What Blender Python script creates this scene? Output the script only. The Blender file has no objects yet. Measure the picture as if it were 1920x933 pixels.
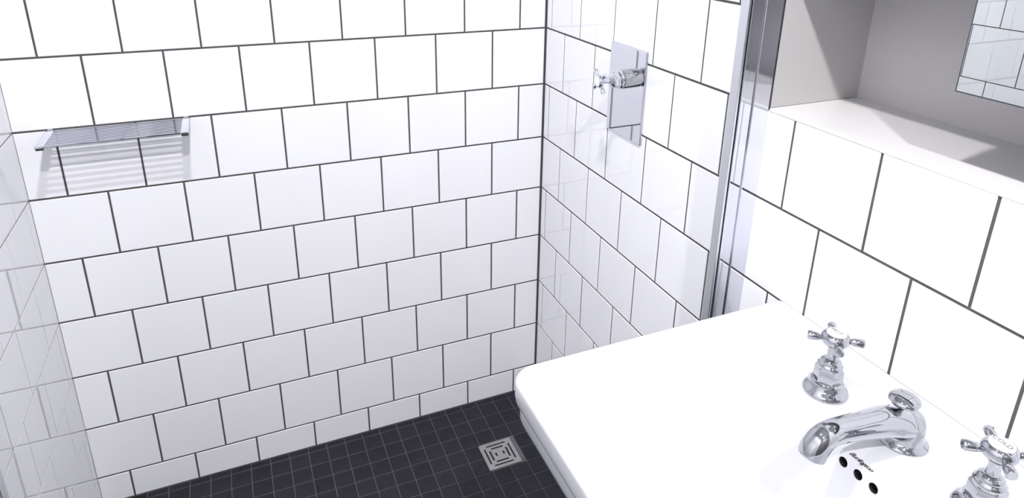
import bpy, bmesh, math, random
from mathutils import Vector, Matrix
random.seed(7)
PI = math.pi
SC = bpy.context.scene
COL = SC.collection

# ------------------------------------------------------------------ units
# lengths below are in wall-tile pitches (one pitch = 0.152 m); z = 0 is the joint line level with the niche sill
T = 0.152
ZF = 7.5534                       # floor lies this many pitches below z = 0
def U(x, y, z): return Vector((x*T, y*T, (z+ZF)*T))

# ------------------------------------------------------------------ camera
cam = bpy.data.cameras.new('camera'); cam_o = bpy.data.objects.new('camera', cam); COL.objects.link(cam_o)
yaw, pitch, roll = 0.4025, 0.3401, -0.0133
cy, sy, cp, sp = math.cos(yaw), math.sin(yaw), math.cos(pitch), math.sin(pitch)
fwd = Vector((sy*cp, cy*cp, -sp)); right = Vector((cy, -sy, 0)); down = fwd.cross(right)
r2 = right*math.cos(roll) + down*math.sin(roll); d2 = -right*math.sin(roll) + down*math.cos(roll)
M4 = Matrix((r2, -d2, -fwd)).transposed().to_4x4()
M4.translation = U(-5.1651, -10.4689, 1.9377)
cam_o.matrix_world = M4
cam.sensor_fit = 'HORIZONTAL'; cam.sensor_width = 36; cam.lens = 36*1254.14/1920
cam.shift_x = (960-951.06)/1920; cam.shift_y = (273.26-466.5)/1920
cam.clip_start = 0.01
SC.camera = cam_o

# ------------------------------------------------------------------ world, exposure
w = bpy.data.worlds.new('world'); SC.world = w; w.use_nodes = True
bg = w.node_tree.nodes['Background']; bg.inputs[0].default_value = (1, 1, 1, 1); bg.inputs[1].default_value = 0.0
SC.view_settings.view_transform = 'Standard'; SC.view_settings.look = 'None'
SC.view_settings.gamma = 1; SC.view_settings.use_curve_mapping = False
SC.view_settings.exposure = -0.02
SC.cycles.use_denoising = True
SC.cycles.max_bounces = 14; SC.cycles.diffuse_bounces = 6; SC.cycles.glossy_bounces = 8
SC.cycles.caustics_reflective = True; SC.cycles.blur_glossy = 0.5
SC.cycles.sample_clamp_indirect = 6

CEIL = 8.24
# ceiling downlights: (x, y, power W, lamp radius in metres)
LAMPS = [(-4.7, -8.1, 21, 0.035), (-4.5, -13.6, 34, 0.035)]

# ------------------------------------------------------------------ materials
MATS = {}
def mat(name, col, rough=0.5, metal=0.0, ior=1.5, bump=0.0, bscale=8.0, var=0.0, coat=0.0, spec=0.5, dirt=None):
    m = bpy.data.materials.new(name); m.use_nodes = True; nt = m.node_tree; N = nt.nodes; L = nt.links
    b = N['Principled BSDF']
    b.inputs['Base Color'].default_value = (*col, 1); b.inputs['Roughness'].default_value = rough
    b.inputs['Metallic'].default_value = metal; b.inputs['IOR'].default_value = ior
    b.inputs['Specular IOR Level'].default_value = spec
    if coat: b.inputs['Coat Weight'].default_value = coat; b.inputs['Coat Roughness'].default_value = 0.02
    tc = N.new('ShaderNodeTexCoord')
    src = None
    if var:
        oi = N.new('ShaderNodeObjectInfo')
        mr = N.new('ShaderNodeMapRange'); mr.inputs[3].default_value = 1-var; mr.inputs[4].default_value = 1+var
        L.new(oi.outputs['Random'], mr.inputs[0])
        mx = N.new('ShaderNodeMix'); mx.data_type = 'RGBA'; mx.blend_type = 'MULTIPLY'; mx.inputs[0].default_value = 1
        mx.inputs[6].default_value = (*col, 1); L.new(mr.outputs[0], mx.inputs[7]); src = mx.outputs[2]
    if dirt:
        dcol, dscale, damt = dirt
        nz = N.new('ShaderNodeTexNoise'); nz.inputs['Scale'].default_value = dscale; nz.inputs['Detail'].default_value = 6
        L.new(tc.outputs['Object'], nz.inputs['Vector'])
        rp = N.new('ShaderNodeMapRange'); rp.inputs[1].default_value = .4; rp.inputs[2].default_value = .75; rp.inputs[3].default_value = 0; rp.inputs[4].default_value = damt
        L.new(nz.outputs[0], rp.inputs[0])
        mx = N.new('ShaderNodeMix'); mx.data_type = 'RGBA'; L.new(rp.outputs[0], mx.inputs[0])
        mx.inputs[6].default_value = (*col, 1); mx.inputs[7].default_value = (*dcol, 1)
        if src: L.new(src, mx.inputs[6])
        src = mx.outputs[2]
    if src: L.new(src, b.inputs['Base Color'])
    if bump:
        nz = N.new('ShaderNodeTexNoise'); nz.inputs['Scale'].default_value = bscale; nz.inputs['Detail'].default_value = 2
        oi = N.new('ShaderNodeObjectInfo'); va = N.new('ShaderNodeVectorMath'); va.operation = 'ADD'
        L.new(tc.outputs['Object'], va.inputs[0]); L.new(oi.outputs['Location'], va.inputs[1])
        L.new(va.outputs[0], nz.inputs['Vector'])
        bp = N.new('ShaderNodeBump'); bp.inputs['Strength'].default_value = 1; bp.inputs['Distance'].default_value = bump
        L.new(nz.outputs[0], bp.inputs['Height']); L.new(bp.outputs[0], b.inputs['Normal'])
    MATS[name] = m
    return m
M_TILE = mat('white_glazed_tile', (.885, .89, .93), .035, ior=1.65, bump=.00035, bscale=9, var=.012)
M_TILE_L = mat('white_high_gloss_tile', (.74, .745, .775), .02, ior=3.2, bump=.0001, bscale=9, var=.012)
M_GROUT = mat('charcoal_grout', (.072, .067, .069), .9, bump=.0006, bscale=400, dirt=((.10, .092, .09), 12, .8))
M_MOSAIC = mat('slate_mosaic', (.011, .011, .019), .5, spec=.3, var=.25, bump=.0006, bscale=60, dirt=((.018, .018, .027), 30, .8))
M_FGROUT = mat('grey_floor_grout', (.11, .108, .12), .9, bump=.0005, bscale=300)
M_CHROME = mat('polished_chrome', (.68, .69, .74), .035, 1.0)
M_CHROME_DARK = mat('darkened_chrome', (.43, .435, .46), .04, 1.0)  # chrome, base colour darkened to imitate dimmer reflections on taps and valve body
M_SATIN = mat('satin_aluminium', (.70, .72, .75), .32, 1.0)
M_STEEL = mat('brushed_steel', (.50, .485, .475), .28, 1.0, bump=.0002, bscale=200)
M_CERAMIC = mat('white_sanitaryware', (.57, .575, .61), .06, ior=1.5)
M_PORC = mat('white_porcelain', (.88, .88, .87), .1)
M_PLASTER = mat('painted_plaster', (.52, .52, .53), .75, bump=.0004, bscale=120)
M_WARM = mat('grey_painted_wall', (.12, .118, .125), .6, bump=.0004, bscale=120)
M_NICHE = mat('niche_lining', (.45, .44, .445), .42, bump=.0003, bscale=60)
M_SILL = mat('white_sill', (.62, .615, .62), .3)
M_DARK = mat('dark_cavity', (.01, .01, .012), .7)
M_SEAL = mat('black_rubber_seal', (.02, .02, .03), .5)
M_SILVER = mat('mirror_silver', (.80, .83, .82), .005, 1.0)
M_MEDGE = mat('dark_mirror_edge', (.03, .04, .05), .3)
M_INK = mat('black_print', (.02, .02, .02), .5)
M_GINK = mat('grey_print', (.13, .13, .13), .5)
M_SILICONE = mat('white_silicone', (.80, .80, .80), .4)
def emit_mat(name, col, s):
    m = bpy.data.materials.new(name); m.use_nodes = True; b = m.node_tree.nodes['Principled BSDF']
    b.inputs['Emission Color'].default_value = (*col, 1); b.inputs['Emission Strength'].default_value = s
    return m
M_LENS = emit_mat('lamp_lens', (1, .97, .94), 20)

# ------------------------------------------------------------------ mesh helpers (tile-pitch units in, metres out)
def link(o, parent=None):
    COL.objects.link(o)
    if parent: o.parent = parent
    return o
def finish(name, bm, m, parent=None, loc=None, smooth=None, scale=T, rot=None, wn=False):
    bmesh.ops.remove_doubles(bm, verts=bm.verts, dist=1e-6)
    bmesh.ops.recalc_face_normals(bm, faces=bm.faces)
    for v in bm.verts: v.co *= scale
    me = bpy.data.meshes.new(name); bm.to_mesh(me); bm.free()
    if m: me.materials.append(m)
    if smooth is not None:
        for p in me.polygons: p.use_smooth = True
        me.set_sharp_from_angle(angle=math.radians(smooth))
    o = bpy.data.objects.new(name, me)
    if wn:
        md = o.modifiers.new('normals', 'WEIGHTED_NORMAL'); md.keep_sharp = True; md.weight = 100
    if loc is not None: o.location = loc
    if rot is not None: o.rotation_euler = rot
    return link(o, parent)
def tag(o, label=None, cat=None, group=None, kind=None):
    if label: o['label'] = label
    if cat: o['category'] = cat
    if group: o['group'] = group
    if kind: o['kind'] = kind
    return o
def empty(name, loc, rot=None):
    o = bpy.data.objects.new(name, None); o.location = loc; o.empty_display_size = .05
    if rot: o.rotation_euler = rot
    return link(o)
def box(bm, x0, x1, y0, y1, z0, z1):
    vs = [bm.verts.new((x, y, z)) for x in (x0, x1) for y in (y0, y1) for z in (z0, z1)]
    for f in ((0,1,3,2),(4,6,7,5),(0,4,5,1),(2,3,7,6),(0,2,6,4),(1,5,7,3)): bm.faces.new([vs[i] for i in f])
    return vs
def bevel(bm, wd, seg=3, edges=None):
    bmesh.ops.bevel(bm, geom=list(edges or bm.edges), offset=wd, segments=seg, profile=.5, affect='EDGES')
def lathe(bm, prof, seg=40, M=None, cap=(True, True), poly=None):
    """prof: (r, h) along +z; poly gives rings with a polygonal outline"""
    rings = []
    for r, h in prof:
        ring = []
        for i in range(seg):
            a = 2*PI*i/seg
            v = Vector((r*math.cos(a), r*math.sin(a), h))
            ring.append(bm.verts.new(M @ v if M else v))
        rings.append(ring)
    for A, B in zip(rings, rings[1:]):
        for i in range(seg):
            j = (i+1) % seg
            bm.faces.new((A[i], A[j], B[j], B[i]))
    if cap[0]: bm.faces.new(rings[0][::-1])
    if cap[1]: bm.faces.new(rings[-1])
    return rings
def tube(bm, pts, rad, seg=24, cap=(True, True), squash=None):
    """tube along a path in 3-D with a radius per point"""
    pts = [Vector(p) for p in pts]; rings = []
    prevn = None
    for i, p in enumerate(pts):
        t = (pts[min(i+1, len(pts)-1)] - pts[max(i-1, 0)]).normalized()
        ref = Vector((0, 1, 0)) if abs(t.y) < .9 else Vector((0, 0, 1))
        n = (ref - t*ref.dot(t)).normalized(); b = t.cross(n)
        r = rad[i] if isinstance(rad, (list, tuple)) else rad
        s = squash[i] if squash else 1.0
        rings.append([bm.verts.new(p + n*(r*s*math.cos(2*PI*k/seg)) + b*(r*math.sin(2*PI*k/seg))) for k in range(seg)])
    for A, B in zip(rings, rings[1:]):
        for k in range(seg):
            j = (k+1) % seg; bm.faces.new((A[k], A[j], B[j], B[k]))
    if cap[0]: bm.faces.new(rings[0][::-1])
    if cap[1]: bm.faces.new(rings[-1])
    return rings
def catmull(pts, n=6):
    out = []
    P = [pts[0]] + list(pts) + [pts[-1]]
    for i in range(1, len(P)-2):
        p0, p1, p2, p3 = [Vector(q) for q in P[i-1:i+3]]
        for k in range(n):
            t = k/n
            out.append(.5*((2*p1) + (p2-p0)*t + (2*p0-5*p1+4*p2-p3)*t*t + (3*p1-p0-3*p2+p3)*t**3))
    out.append(Vector(P[-2])); return out

# ------------------------------------------------------------------ the setting
XL = -7.97          # left wall
YR = -16.0          # wall behind the photographer
GD = .010           # grout recess
JT = .0275           # joint width
NY0, NY1, NZ0, NZ1, ND = -5.34, -10.3, 0.0, 1.46, 1.25     # niche opening in the right wall
def struct(name, boxes, m):
    bm = bmesh.new()
    for b in boxes: box(bm, *b)
    o = finish(name, bm, m, loc=U(0, 0, 0)); o['kind'] = 'structure'
    return o
TH = 1.6
wall_back = struct('wall_back', [(XL-GD-TH, GD+TH, GD, GD+.7, -ZF-.3, CEIL)], M_GROUT)
wall_left = struct('wall_left', [(XL-GD-TH, XL-GD, YR, GD, -ZF-.3, CEIL)], M_GROUT)
wall_right = struct('wall_right', [(GD, GD+TH, NY0+.03, GD, -ZF-.3, CEIL), (GD, GD+TH, YR, NY1-.03, -ZF-.3, CEIL),
    (GD, GD+TH, NY1-.03, NY0+.03, -ZF-.3, NZ0-.03), (GD, GD+TH, NY1-.03, NY0+.03, NZ1+.03, CEIL), (ND+.03, GD+TH, NY1-.03, NY0+.03, NZ0-.03, NZ1+.03)], M_GROUT)
wall_front = struct('wall_front', [(XL-GD-TH, GD+TH, YR-.7, YR, -ZF-.3, CEIL)], M_WARM)
ceiling = struct('ceiling', [(XL-GD-TH, GD+TH, YR-.7, GD+.7, CEIL, CEIL+.6)], M_PLASTER)
floor = struct('floor', [(XL-GD-TH, GD+TH, YR-.7, GD+.7, -ZF-.6, -ZF-.012)], M_FGROUT)

def tile_mesh(wd, ht, m, th=.05, bv=.007):
    bm = bmesh.new(); w2, h2 = wd/2, ht/2
    a = [bm.verts.new((x, th, z)) for x, z in ((-w2,-h2),(w2,-h2),(w2,h2),(-w2,h2))]
    b = [bm.verts.new((x, bv, z)) for x, z in ((-w2,-h2),(w2,-h2),(w2,h2),(-w2,h2))]
    c = [bm.verts.new((x, 0, z)) for x, z in ((-w2+bv,-h2+bv),(w2-bv,-h2+bv),(w2-bv,h2-bv),(-w2+bv,h2-bv))]
    for A, B in ((a, b), (b, c)):
        for i in range(4): bm.faces.new((A[i], A[(i+1)%4], B[(i+1)%4], B[i]))
    bm.faces.new(c); bm.faces.new(a[::-1])
    bmesh.ops.recalc_face_normals(bm, faces=bm.faces)
    for v in bm.verts: v.co *= T
    me = bpy.data.meshes.new('wall_tile'); bm.to_mesh(me); bm.free(); me.materials.append(m)
    return me
TILES = {}
def tile(parent, a0, a1, z0, z1, where, lim=.06):
    if a1-a0 < lim or z1-z0 < lim: return
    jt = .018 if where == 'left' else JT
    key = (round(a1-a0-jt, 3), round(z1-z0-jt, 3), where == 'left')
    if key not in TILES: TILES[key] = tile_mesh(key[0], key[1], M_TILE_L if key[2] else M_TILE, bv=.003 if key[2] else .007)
    o = bpy.data.objects.new('wall_tile', TILES[key])
    am, zm = (a0+a1)/2, (z0+z1)/2
    tx, tz = random.gauss(0, .0011), random.gauss(0, .0011)
    if where == 'back': o.location = U(am, 0, zm); rz = 0
    elif where == 'right': o.location = U(0, am, zm); rz = -PI/2
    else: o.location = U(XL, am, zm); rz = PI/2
    o.rotation_euler = (tx, 0, rz+tz)
    COL.objects.link(o); o.parent = parent; o.matrix_parent_inverse = parent.matrix_world.inverted()
bpy.context.view_layer.update()
ROWS = range(-8, 9)                    # row r lies between z = -r and z = 1-r
def rows():
    for r in ROWS:
        yield r, max(-r, -ZF+.004), min(1-r, CEIL)
def run(parent, where, lo, hi, off, holes=()):
    for r, z0, z1 in rows():
        o = off[r % 2]
        cuts = [hi] + [-(k+o) for k in range(-1, 20) if lo+.02 < -(k+o) < hi-.02] + [lo]
        for b, a in zip(cuts, cuts[1:]):
            pieces = [(a, b, z0, z1)]
            for (h0, h1, hz0, hz1) in holes:
                new = []
                for (p, q, s, t) in pieces:
                    if q <= h0+1e-4 or p >= h1-1e-4 or t <= hz0+1e-4 or s >= hz1-1e-4: new.append((p, q, s, t)); continue
                    if q > h1: new.append((h1, q, s, t))
                    if p < h0: new.append((p, h0, s, t))
                    p_, q_ = max(p, h0), min(q, h1)
                    if s < hz0: new.append((p_, q_, s, hz0))
                    if t > hz1: new.append((p_, q_, hz1, t))
                pieces = new
            for pc in pieces: tile(parent, *pc, where)
run(wall_back, 'back', XL-JT/2, -.012, (.4985, .002))
run(wall_right, 'right', YR, -.012, (.196, .6923), holes=[(NY1, NY0, NZ0, NZ1)])
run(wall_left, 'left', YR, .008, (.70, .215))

# niche lining, pieces of the right wall
def wpart(name, m, *b, bv=0, parent=wall_right, label=None, smooth=None):
    bm = bmesh.new(); box(bm, *b)
    if bv: bevel(bm, bv, 2)
    o = finish(name, bm, m, loc=U(0, 0, 0), smooth=smooth)
    o.parent = parent; o.matrix_parent_inverse = parent.matrix_world.inverted()
    if label: o['label'] = label
    return o
wpart('niche_sill', M_SILL, -.006, ND+.03, NY1, NY0, NZ0-.03, NZ0+.012, bv=.01, label='pale niche sill with rounded front edge')
wpart('niche_cheek', M_NICHE, -.004, ND+.03, NY0-.0, NY0+.03, NZ0+.012, NZ1)
wpart('niche_cheek', M_NICHE, -.004, ND+.03, NY1-.03, NY1, NZ0+.012, NZ1)
wpart('niche_head', M_NICHE, -.004, ND+.03, NY1, NY0, NZ1, NZ1+.03)
wpart('niche_back', M_NICHE, ND, ND+.03, NY1, NY0, NZ0+.012, NZ1)

# floor mosaic: 300 nearest-to-view tiles singly, the rest joined
PX, PY = .3325, .3333
fx = [-1.33 - PX*k for k in range(-4, 21)]; fx = sorted([x for x in fx if XL < x < 0] + [XL, 0.0])
fy = [-.455 - PY*k for k in range(-1, 48)]; fy = sorted([y for y in fy if YR < y < 0] + [YR, 0.0], reverse=True)
DX, DY, DS = -1.397, -1.466, .600                      # drain centre and side
fm = {}
def floor_tile_mesh(wd, ln):
    bm = bmesh.new(); b = .006
    x, y = wd/2, ln/2
    A = [bm.verts.new((i, j, -.04)) for i, j in ((-x,-y),(x,-y),(x,y),(-x,y))]
    B = [bm.verts.new((i, j, -b)) for i, j in ((-x,-y),(x,-y),(x,y),(-x,y))]
    C = [bm.verts.new((i, j, 0)) for i, j in ((-x+b,-y+b),(x-b,-y+b),(x-b,y-b),(-x+b,y-b))]
    for P, Q in ((A, B), (B, C)):
        for i in range(4): bm.faces.new((P[i], P[(i+1)%4], Q[(i+1)%4], Q[i]))
    bm.faces.new(C)
    for v in bm.verts: v.co *= T
    me = bpy.data.meshes.new('floor_tile'); bm.to_mesh(me); bm.free(); me.materials.append(M_MOSAIC)
    return me
single, rest = [], []
for i in range(len(fx)-1):
    for j in range(len(fy)-1):
        x0, x1, y1, y0 = fx[i], fx[i+1], fy[j], fy[j+1]
        if x1-x0 < .05 or y1-y0 < .05: continue
        cx_, cy_ = (x0+x1)/2, (y0+y1)/2
        if abs(cx_-DX) < .30 and abs(cy_-DY) < .30: continue
        (single if (cy_ > -3.3 and len(single) < 400) else rest).append((x0, x1, y0, y1))
single.sort(key=lambda q: -q[3]); rest += single[290:]; single = single[:290]
FJ = .014
for (x0, x1, y0, y1) in single:
    key = (round(x1-x0-FJ, 3), round(y1-y0-FJ, 3))
    if key not in fm: fm[key] = floor_tile_mesh(*key)
    o = bpy.data.objects.new('floor_tile', fm[key]); o.location = U((x0+x1)/2, (y0+y1)/2, -ZF)
    o.rotation_euler = (random.gauss(0, .003), random.gauss(0, .003), random.gauss(0, .003))
    COL.objects.link(o); o.parent = floor; o.matrix_parent_inverse = floor.matrix_world.inverted()
bm = bmesh.new()
for (x0, x1, y0, y1) in rest:
    box(bm, x0+FJ/2, x1-FJ/2, y0+FJ/2, y1-FJ/2, -ZF-.04, -ZF)
o = finish('floor_mosaic', bm, M_MOSAIC, loc=U(0, 0, 0)); o['kind'] = 'stuff'
o.parent = floor; o.matrix_parent_inverse = floor.matrix_world.inverted()

# ------------------------------------------------------------------ basin
BZ = -1.98; BYL, BYR, BXF = -5.845, -9.775, -3.165
def rrect(x0, x1, y0, y1, rf, rb, n=8):
    """rounded rectangle, front (x0) corners radius rf, back (x1) corners rb, counter-clockwise"""
    out = []
    for (cx, cy, r, a0) in ((x0+rf, y0+rf, rf, PI), (x1-rb, y0+rb, rb, 1.5*PI), (x1-rb, y1-rb, rb, 0), (x0+rf, y1-rf, rf, .5*PI)):
        for k in range(n+1):
            a = a0 + .5*PI*k/n
            out.append((cx + r*math.cos(a), cy + r*math.sin(a)))
    return out
def loops(bm, L, cap=(True, True)):
    R = [[bm.verts.new((x, y, z)) for x, y in pts] for pts, z in L]
    n = len(R[0])
    for A, B in zip(R, R[1:]):
        for i in range(n): bm.faces.new((A[i], A[(i+1)%n], B[(i+1)%n], B[i]))
    if cap[0]: bm.faces.new(R[0][::-1])
    if cap[1]: bm.faces.new(R[-1])
basin = empty('wash_basin', U(0, -7.81, BZ-.9))
tag(basin, 'white ceramic rectangular wash basin with three overflow holes, fixed to the tiled wall', 'basin')
def O(ins, rf, rb=.03): return rrect(BXF+ins, -.004, BYR+ins, BYL-ins, rf, rb)
L = []
bot = rrect(-2.45, -.004, -9.1, -6.5, .5, .03)
L.append((bot, BZ-.95))
L.append((rrect(-2.75, -.004, -9.4, -6.2, .45, .03), BZ-.75))
L.append((O(.16, .3), BZ-.56))
L.append((O(.085, .24), BZ-.49))
L.append((O(.048, .22), BZ-.45))
L.append((O(.036, .22), BZ-.40))
L.append((O(.034, .22), BZ-.285))
L.append((O(.034, .22), BZ-.272))
L.append((O(.016, .22), BZ-.262))
L.append((O(.006, .22), BZ-.235))
L.append((O(.001, .22), BZ-.19))
for k in range(7):
    a = k/6*PI/2
    L.append((O(.062*(1-math.cos(a)), .22), BZ-.062+.062*math.sin(a)))
L.append((O(.075, .21), BZ+.0005))
L.append((O(.13, .18), BZ+.0005))
def bowl(t, z):
    # t: inset towards the bowl floor
    return (rrect(-2.86+.75*t, -1.12-.22*t, -9.42+.85*t, -6.20-.85*t, .28+.08*t, .22+.14*t), z)
L.append((rrect(-2.90, -1.09, -9.46, -6.16, .29, .23), BZ))
for t, dz in ((0, -.004), (.03, -.018), (.07, -.05), (.12, -.11), (.2, -.22), (.32, -.38), (.48, -.55), (.66, -.66), (.82, -.71), (.95, -.725)):
    L.append(bowl(t, BZ+dz))
bm = bmesh.new(); loops(bm, L)
off = Vector((0, -7.81, BZ-.9))
for v in bm.verts: v.co -= off
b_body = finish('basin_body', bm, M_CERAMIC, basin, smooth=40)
# overflow holes cut into the back slope of the bowl
HOLES = [(-1.146, -7.745), (-1.146, -7.88), (-1.146, -8.015)]
HZ = BZ-.085
cut = bmesh.new()
for hx, hy in HOLES:
    Mx = Matrix.Translation(Vector((hx-.12, hy, HZ+.02))-off) @ Matrix.Rotation(math.radians(100), 4, 'Y')
    lathe(cut, [(.040, 0), (.040, .30)], 20, Mx)
c_o = finish('cutter', cut, M_CERAMIC, basin)
bpy.context.view_layer.update()
md = b_body.modifiers.new('holes', 'BOOLEAN'); md.operation = 'DIFFERENCE'; md.object = c_o; md.solver = 'EXACT'
dg = bpy.context.evaluated_depsgraph_get(); nm = bpy.data.meshes.new_from_object(b_body.evaluated_get(dg))
b_body.modifiers.clear(); b_body.data = nm
nm.set_sharp_from_angle(angle=math.radians(40))
bpy.data.objects.remove(c_o)
for hx, hy in HOLES:
    bm = bmesh.new()
    Mx = Matrix.Translation(Vector((hx+.012, hy, HZ-.003))-off) @ Matrix.Rotation(math.radians(100), 4, 'Y')
    lathe(bm, [(.0398, .0), (.0398, .15), (.001, .15)], 20, Mx, cap=(False, False))
    finish('overflow_hole', bm, M_DARK, basin, smooth=40)

def text_mesh(name, body, size, m, parent, mat4, shear=0.0, width=1.0, thin=0.0):
    cu = bpy.data.curves.new(name, 'FONT'); cu.body = body; cu.size = size*T; cu.shear = shear; cu.extrude = .0008*T*2
    cu.offset = -thin*size*T; cu.align_x = 'CENTER'; cu.align_y = 'CENTER'; cu.space_character = .92
    to = bpy.data.objects.new('tmp', cu); COL.objects.link(to)
    bpy.context.view_layer.update()
    me = bpy.data.meshes.new_from_object(to.evaluated_get(bpy.context.evaluated_depsgraph_get()))
    bpy.data.objects.remove(to)
    me.transform(Matrix.Diagonal((width, 1, 1, 1))); me.materials.clear(); me.materials.append(m)
    o = bpy.data.objects.new(name, me); link(o, parent); o.matrix_local = mat4
    return o
# text reads from +y to -y with letter tops towards the wall
def flat_text_matrix(x, y, z):
    return Matrix(((0, 1, 0, x*T), (-1, 0, 0, y*T), (0, 0, 1, z*T), (0, 0, 0, 1)))
text_mesh('maker_name', 'Burlington', .060, M_INK, basin, flat_text_matrix(-1.098, -7.855+7.81, .9+.002), shear=.5, width=.86, thin=.004)

# ------------------------------------------------------------------ taps
def arm(bm, ang, h, r0, r1, ra, rb):
    d = Vector((math.cos(ang), math.sin(ang), 0)); c = Vector((0, 0, h))
    pts = [c+d*r0, c+d*(r0+.03), c+d*(r0+.045), c+d*(r1-.012), c+d*r1]
    tube(bm, pts, [ra*.8, ra*.8, ra, rb, rb*.8], 16)
def pillar_tap(x, y, word, label, ang):
    t = empty('basin_tap', U(x, y, BZ+.0005)); tag(t, label, 'tap', 'chrome cross-head taps on the basin')
    bm = bmesh.new()
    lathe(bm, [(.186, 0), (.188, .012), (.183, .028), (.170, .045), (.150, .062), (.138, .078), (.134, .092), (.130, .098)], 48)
    finish('base_flange', bm, M_CHROME_DARK, t, smooth=50)
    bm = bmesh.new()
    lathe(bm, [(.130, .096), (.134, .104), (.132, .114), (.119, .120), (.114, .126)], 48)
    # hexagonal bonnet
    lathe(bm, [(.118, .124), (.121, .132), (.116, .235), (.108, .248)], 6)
    finish('bonnet', bm, M_CHROME_DARK, t, smooth=30)
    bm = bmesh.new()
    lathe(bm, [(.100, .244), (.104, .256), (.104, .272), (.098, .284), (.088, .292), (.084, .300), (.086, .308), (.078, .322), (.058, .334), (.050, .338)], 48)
    finish('collar', bm, M_CHROME_DARK, t, smooth=45)
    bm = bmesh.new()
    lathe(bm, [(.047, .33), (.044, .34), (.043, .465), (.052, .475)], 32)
    finish('stem', bm, M_CHROME_DARK, t, smooth=45)
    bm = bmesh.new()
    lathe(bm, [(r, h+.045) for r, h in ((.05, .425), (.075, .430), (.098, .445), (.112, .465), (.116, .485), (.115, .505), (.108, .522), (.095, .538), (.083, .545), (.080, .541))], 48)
    hd = finish('handle_hub', bm, M_CHROME_DARK, t, smooth=50)
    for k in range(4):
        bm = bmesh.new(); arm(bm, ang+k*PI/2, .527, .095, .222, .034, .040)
        finish('handle_arm', bm, M_CHROME_DARK, t, smooth=45)
    bm = bmesh.new()
    lathe(bm, [(r, h+.045) for r, h in ((.0785, .538), (.0785, .546), (.070, .552), (.045, .556), (.001, .558))], 40, cap=(True, False))
    pd = finish('porcelain_button', bm, M_PORC, t, smooth=45)
    text_mesh('button_lettering', word, .05, M_GINK, pd, flat_text_matrix(0, 0, .6052))
    return t
pillar_tap(-.712, -7.150, 'HOT', 'chrome cross-head basin tap lettered HOT, on the far side of the spout', math.radians(50))
pillar_tap(-.700, -8.495, 'COLD', 'chrome cross-head basin tap lettered COLD, nearest the camera', math.radians(50))

sp_ = empty('basin_spout', U(-.60, -7.81, BZ+.0005)); tag(sp_, 'chrome basin spout with a waste-lift knob, between the two taps', 'spout')
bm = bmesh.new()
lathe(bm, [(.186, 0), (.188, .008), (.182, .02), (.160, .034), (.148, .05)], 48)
finish('base_flange', bm, M_CHROME_DARK, sp_, smooth=50)
bm = bmesh.new()
lathe(bm, [(.150, .04), (.146, .07), (.142, .12), (.138, .17), (.128, .215), (.108, .250), (.078, .272), (.04, .282), (.001, .284)], 48, cap=(True, False))
path = [(-.02, 0, .135), (-.12, 0, .20), (-.28, 0, .265), (-.50, 0, .308), (-.72, 0, .342), (-.84, 0, .352), (-.925, 0, .328), (-.975, 0, .272), (-.995, 0, .220)]
rads = [.125, .132, .122, .104, .095, .094, .097, .100, .101]
cp_ = catmull(path, 6); cr = [v.x for v in catmull([(r, 0, 0) for r in rads], 6)]
tube(bm, cp_, cr, 36, cap=(True, False))
# rolled lip and the inside of the outlet
end, dirn = cp_[-1], (cp_[-1]-cp_[-2]).normalized()
tube(bm, [end, end+dirn*.012, end+dirn*.016, end+dirn*.008, end-dirn*.05], [.101, .100, .091, .083, .081], 36, cap=(False, False))
finish('spout_body', bm, M_CHROME_DARK, sp_, smooth=50)
bm = bmesh.new(); tube(bm, [end-dirn*.045, end-dirn*.04], [.083, .083], 24)
finish('outlet', bm, M_DARK, sp_, smooth=40)
bm = bmesh.new()
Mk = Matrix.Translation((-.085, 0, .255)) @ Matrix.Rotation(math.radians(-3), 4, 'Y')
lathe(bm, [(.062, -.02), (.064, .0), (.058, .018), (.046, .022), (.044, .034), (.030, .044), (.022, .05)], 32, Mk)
finish('knob_collar', bm, M_CHROME_DARK, sp_, smooth=40)
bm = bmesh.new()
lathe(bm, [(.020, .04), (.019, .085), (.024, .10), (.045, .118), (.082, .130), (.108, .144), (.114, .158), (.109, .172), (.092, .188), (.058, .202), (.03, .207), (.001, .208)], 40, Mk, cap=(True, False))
finish('lift_knob', bm, M_CHROME_DARK, sp_, smooth=50)

# ------------------------------------------------------------------ shower valve
VY, VZ = -2.985, -.20
pl = empty('shower_valve', U(0, -2.655, -.49)); tag(pl, 'chrome shower valve with cross handle on a rectangular wall plate', 'shower valve')
po = Vector((0, -2.655, -.49))
bm = bmesh.new(); box(bm, -.035, 0, -3.112+2.655, -2.198+2.655, -1.15+.49, .172+.49); bevel(bm, .022, 4, [e for e in bm.edges if any(v.co.x < -.01 for v in e.verts)])
finish('wall_plate', bm, M_CHROME, pl, smooth=50, wn=True)
RX = Matrix.Translation(Vector((0, VY, VZ))-po) @ Matrix.Rotation(-PI/2, 4, 'Y')      # +z -> -x
bm = bmesh.new()
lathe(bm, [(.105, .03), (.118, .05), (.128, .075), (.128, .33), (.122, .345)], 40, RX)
finish('valve_body', bm, M_CHROME_DARK, pl, smooth=35)
bm = bmesh.new()
lathe(bm, [(.118, .34), (.128, .352), (.128, .372), (.114, .382)], 40, RX)
lathe(bm, [(.112, .38), (.114, .39), (.110, .455), (.100, .465)], 6, RX)
lathe(bm, [(.098, .46), (.098, .478), (.080, .492), (.060, .505), (.048, .512)], 40, RX)
finish('bonnet', bm, M_CHROME, pl, smooth=32)
bm = bmesh.new(); lathe(bm, [(.036, .50), (.034, .62), (.045, .635)], 28, RX)
finish('stem', bm, M_CHROME, pl, smooth=45)
bm = bmesh.new()
lathe(bm, [(.045, .625), (.072, .632), (.088, .65), (.090, .672), (.082, .69), (.066, .70)], 40, RX)
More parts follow.
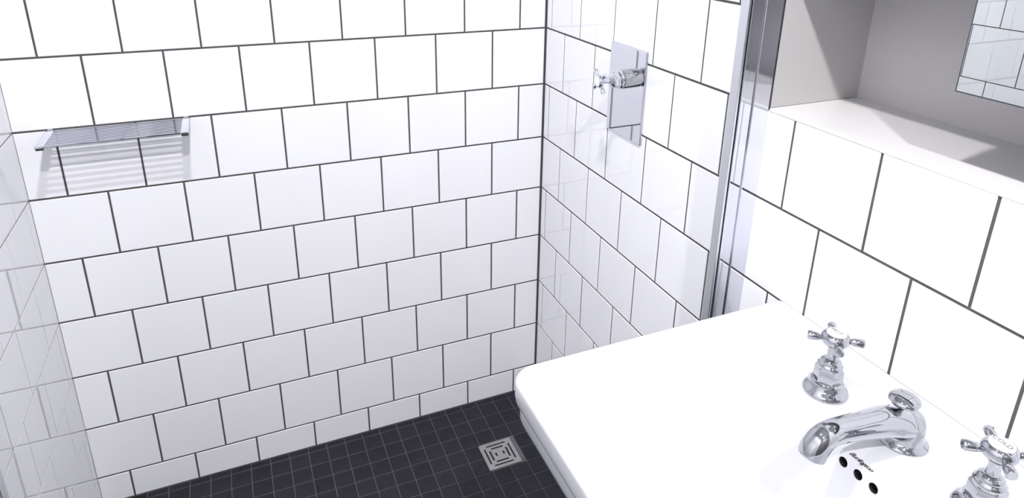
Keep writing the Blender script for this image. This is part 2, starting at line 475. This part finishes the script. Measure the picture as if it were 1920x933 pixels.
finish('handle_hub', bm, M_CHROME, pl, smooth=50)
for k in range(4):
    bm = bmesh.new(); arm(bm, math.radians(40)+k*PI/2, .662, .072, .178, .027, .033)
    bm.transform(RX); finish('handle_arm', bm, M_CHROME, pl, smooth=45)
bm = bmesh.new(); lathe(bm, [(.064, .696), (.062, .704), (.04, .711), (.001, .713)], 32, RX, cap=(True, False))
finish('porcelain_button', bm, M_PORC, pl, smooth=45)

# ------------------------------------------------------------------ shower shelf
sx0, sx1, sz, sd = -7.585, -5.785, -1.0, .745
sh = empty('shower_shelf', U((sx0+sx1)/2, 0, sz)); tag(sh, 'slatted chrome shower shelf on the back wall, casting striped shadows', 'shelf')
hw = (sx1-sx0)/2
def blade(xa, xb):
    bm = bmesh.new(); box(bm, xa, xb, -sd, 0, -.034, .0)
    bevel(bm, .012, 3)
    b = finish('end_bracket', bm, M_CHROME, sh, smooth=50, wn=True)
    bm = bmesh.new(); lathe(bm, [(.048, 0), (.048, .012), (.04, .022)], 24, Matrix.Translation(((xa+xb)/2, 0, -.03)) @ Matrix.Rotation(PI/2, 4, 'X'))
    finish('wall_rose', bm, M_CHROME, b, smooth=40)
    bm = bmesh.new(); box(bm, xa+.012, xb-.004, -sd-.004, -sd+.05, -.055, -.03); bevel(bm, .008, 2)
    finish('end_cap', bm, M_SEAL, b, smooth=50)
blade(-hw, -hw+.105); blade(hw-.105, hw)
NS = 10
for k in range(NS):
    y = -.045 - (sd-.085)*k/(NS-1)
    bm = bmesh.new(); box(bm, -hw+.09, hw-.09, y-.015, y+.015, -.030, -.004); bevel(bm, .006, 2)
    finish('slat', bm, M_CHROME, sh, smooth=50, wn=True)

# ------------------------------------------------------------------ shower enclosure posts
PH = 5.6
def post(name, label, sx, x_wall, prot, ya, yb):
    """sx = -1: grows towards -x from the right wall"""
    t = empty(name, U(x_wall, (ya+yb)/2, -ZF)); tag(t, label, 'shower post', 'chrome posts of the shower enclosure')
    ym = (ya+yb)/2; H = PH+ZF
    def bx(nm, a, b, y0, y1, m, bv=.008):
        bm = bmesh.new(); x0, x1 = sorted((sx*a, sx*b)); box(bm, x0, x1, y0-ym, y1-ym, 0, H); bevel(bm, bv, 2)
        return finish(nm, bm, m, t, smooth=50, wn=True)
    bx('wall_channel', 0, prot*.50, ya, yb, M_CHROME)
    bx('frame_profile', prot*.50, prot*.74, ya+.018, yb-.012, M_CHROME)
    bx('profile_lip', prot*.74, prot*.88, ya+.004, yb-.010, M_CHROME)
    bx('rubber_seal', prot*.88, prot*.93, ya+.028, yb-.02, M_SEAL, .004)
    bx('end_profile', prot*.93, prot, ya+.002, yb, M_SATIN)
    return t
post('enclosure_post', 'chrome upright post of the shower enclosure, on the wall beside the niche', -1, 0, .452, NY0+.005, NY0+.125)
post('enclosure_post', 'chrome upright post of the shower enclosure, on the left tiled wall at the bottom corner', 1, XL, .80, NY0+.005, NY0+.125)
bm = bmesh.new(); box(bm, -.010, .004, NY0-.0005, NY0+.0055, NZ0, NZ1)
o = finish('sealant_bead', bm, M_SEAL, loc=U(0, 0, 0)); o.parent = wall_right; o.matrix_parent_inverse = wall_right.matrix_world.inverted()

# ------------------------------------------------------------------ floor drain
dr = empty('floor_drain', U(DX, DY, -ZF)); tag(dr, 'square stainless steel shower drain with slotted grate in the dark mosaic floor', 'drain')
S = DS
slots = [(.20, .82, .085, .135), (.18, .80, .865, .915), (.085, .135, .18, .80), (.865, .915, .20, .82),
         (.31, .70, .21, .265), (.30, .69, .735, .79), (.21, .265, .30, .69), (.735, .79, .31, .70),
         (.36, .42, .43, .55), (.60, .66, .43, .55)]
xs = sorted({0., 1.} | {s[0] for s in slots} | {s[1] for s in slots}); ys = sorted({0., 1.} | {s[2] for s in slots} | {s[3] for s in slots})
bm = bmesh.new(); inside = lambda u, v: any(a < u < b and c < v < d for a, b, c, d in slots)
top, botv = {}, {}
def gv(dct, i, j, z):
    if (i, j) not in dct: dct[(i, j)] = bm.verts.new((-S/2+S*xs[i], S/2-S*ys[j], z))
    return dct[(i, j)]
solid = {(i, j): not inside((xs[i]+xs[i+1])/2, (ys[j]+ys[j+1])/2) for i in range(len(xs)-1) for j in range(len(ys)-1)}
for (i, j), s in solid.items():
    if not s: continue
    q = [(i, j), (i+1, j), (i+1, j+1), (i, j+1)]
    bm.faces.new([gv(top, *k, .010) for k in q]); bm.faces.new([gv(botv, *k, -.010) for k in q][::-1])
    for a, b, n in ((0, 1, (i, j-1)), (1, 2, (i+1, j)), (2, 3, (i, j+1)), (3, 0, (i-1, j))):
        if not solid.get(n, False):
            bm.faces.new((gv(top, *q[a], .010), gv(top, *q[b], .010), gv(botv, *q[b], -.010), gv(botv, *q[a], -.010)))
finish('grate', bm, M_STEEL, dr)
bm = bmesh.new(); e = S/2+.012
for a in ((-e, e, S/2, e), (-e, e, -e, -S/2), (-e, -S/2, -S/2, S/2), (S/2, e, -S/2, S/2)): box(bm, *a, -.011, .004)
finish('frame', bm, M_STEEL, dr)
bm = bmesh.new(); box(bm, -S/2, S/2, -S/2, S/2, -.0118, -.0105)
finish('sump', bm, M_DARK, dr)

# ------------------------------------------------------------------ niche mirror
MT = .05; MY0, MY1, MZ0, MZ1 = -7.215, -9.9, .662, 4.6
mi = empty('wall_mirror', U(0, (MY0+MY1)/2, MZ0)); tag(mi, 'frameless mirror with a dark edge hung over the right part of the niche', 'mirror')
mh = (MY0-MY1)/2
bm = bmesh.new(); box(bm, -MT, -.006, -mh, mh, 0, MZ1-MZ0); finish('mirror_edge', bm, M_MEDGE, mi)
bm = bmesh.new(); g = .010; box(bm, -MT-.0015, -MT-.0002, -mh+g, mh-g, g, MZ1-MZ0-g); finish('mirror_glass', bm, M_SILVER, mi)

# ------------------------------------------------------------------ ceiling downlights
for i, (x, y, pw, rad) in enumerate(LAMPS):
    dl = empty('ceiling_downlight', U(x, y, CEIL))
    tag(dl, ['white recessed ceiling downlight in the middle of the bathroom', 'white recessed ceiling downlight behind the photographer'][i], 'downlight', 'recessed ceiling downlights')
    bm = bmesh.new(); ri = rad/T+.05
    lathe(bm, [(ri, 0), (ri+.08, 0), (ri+.08, -.02), (ri+.05, -.035), (ri, -.02), (ri, 0)], 40, cap=(False, False))
    finish('bezel', bm, M_PLASTER, dl, smooth=40)
    bm = bmesh.new(); lathe(bm, [(ri, -.004), (ri*.5, -.006), (.001, -.007)], 32, cap=(False, False))
    finish('lens', bm, M_LENS, dl, smooth=60)
    ld = bpy.data.lights.new('downlight_lamp', 'AREA'); ld.shape = 'DISK'; ld.size = rad*2; ld.energy = pw; ld.color = (1, .985, .98)
    lo = bpy.data.objects.new('downlight_lamp', ld); link(lo, dl); lo.location = (0, 0, -.03*T)
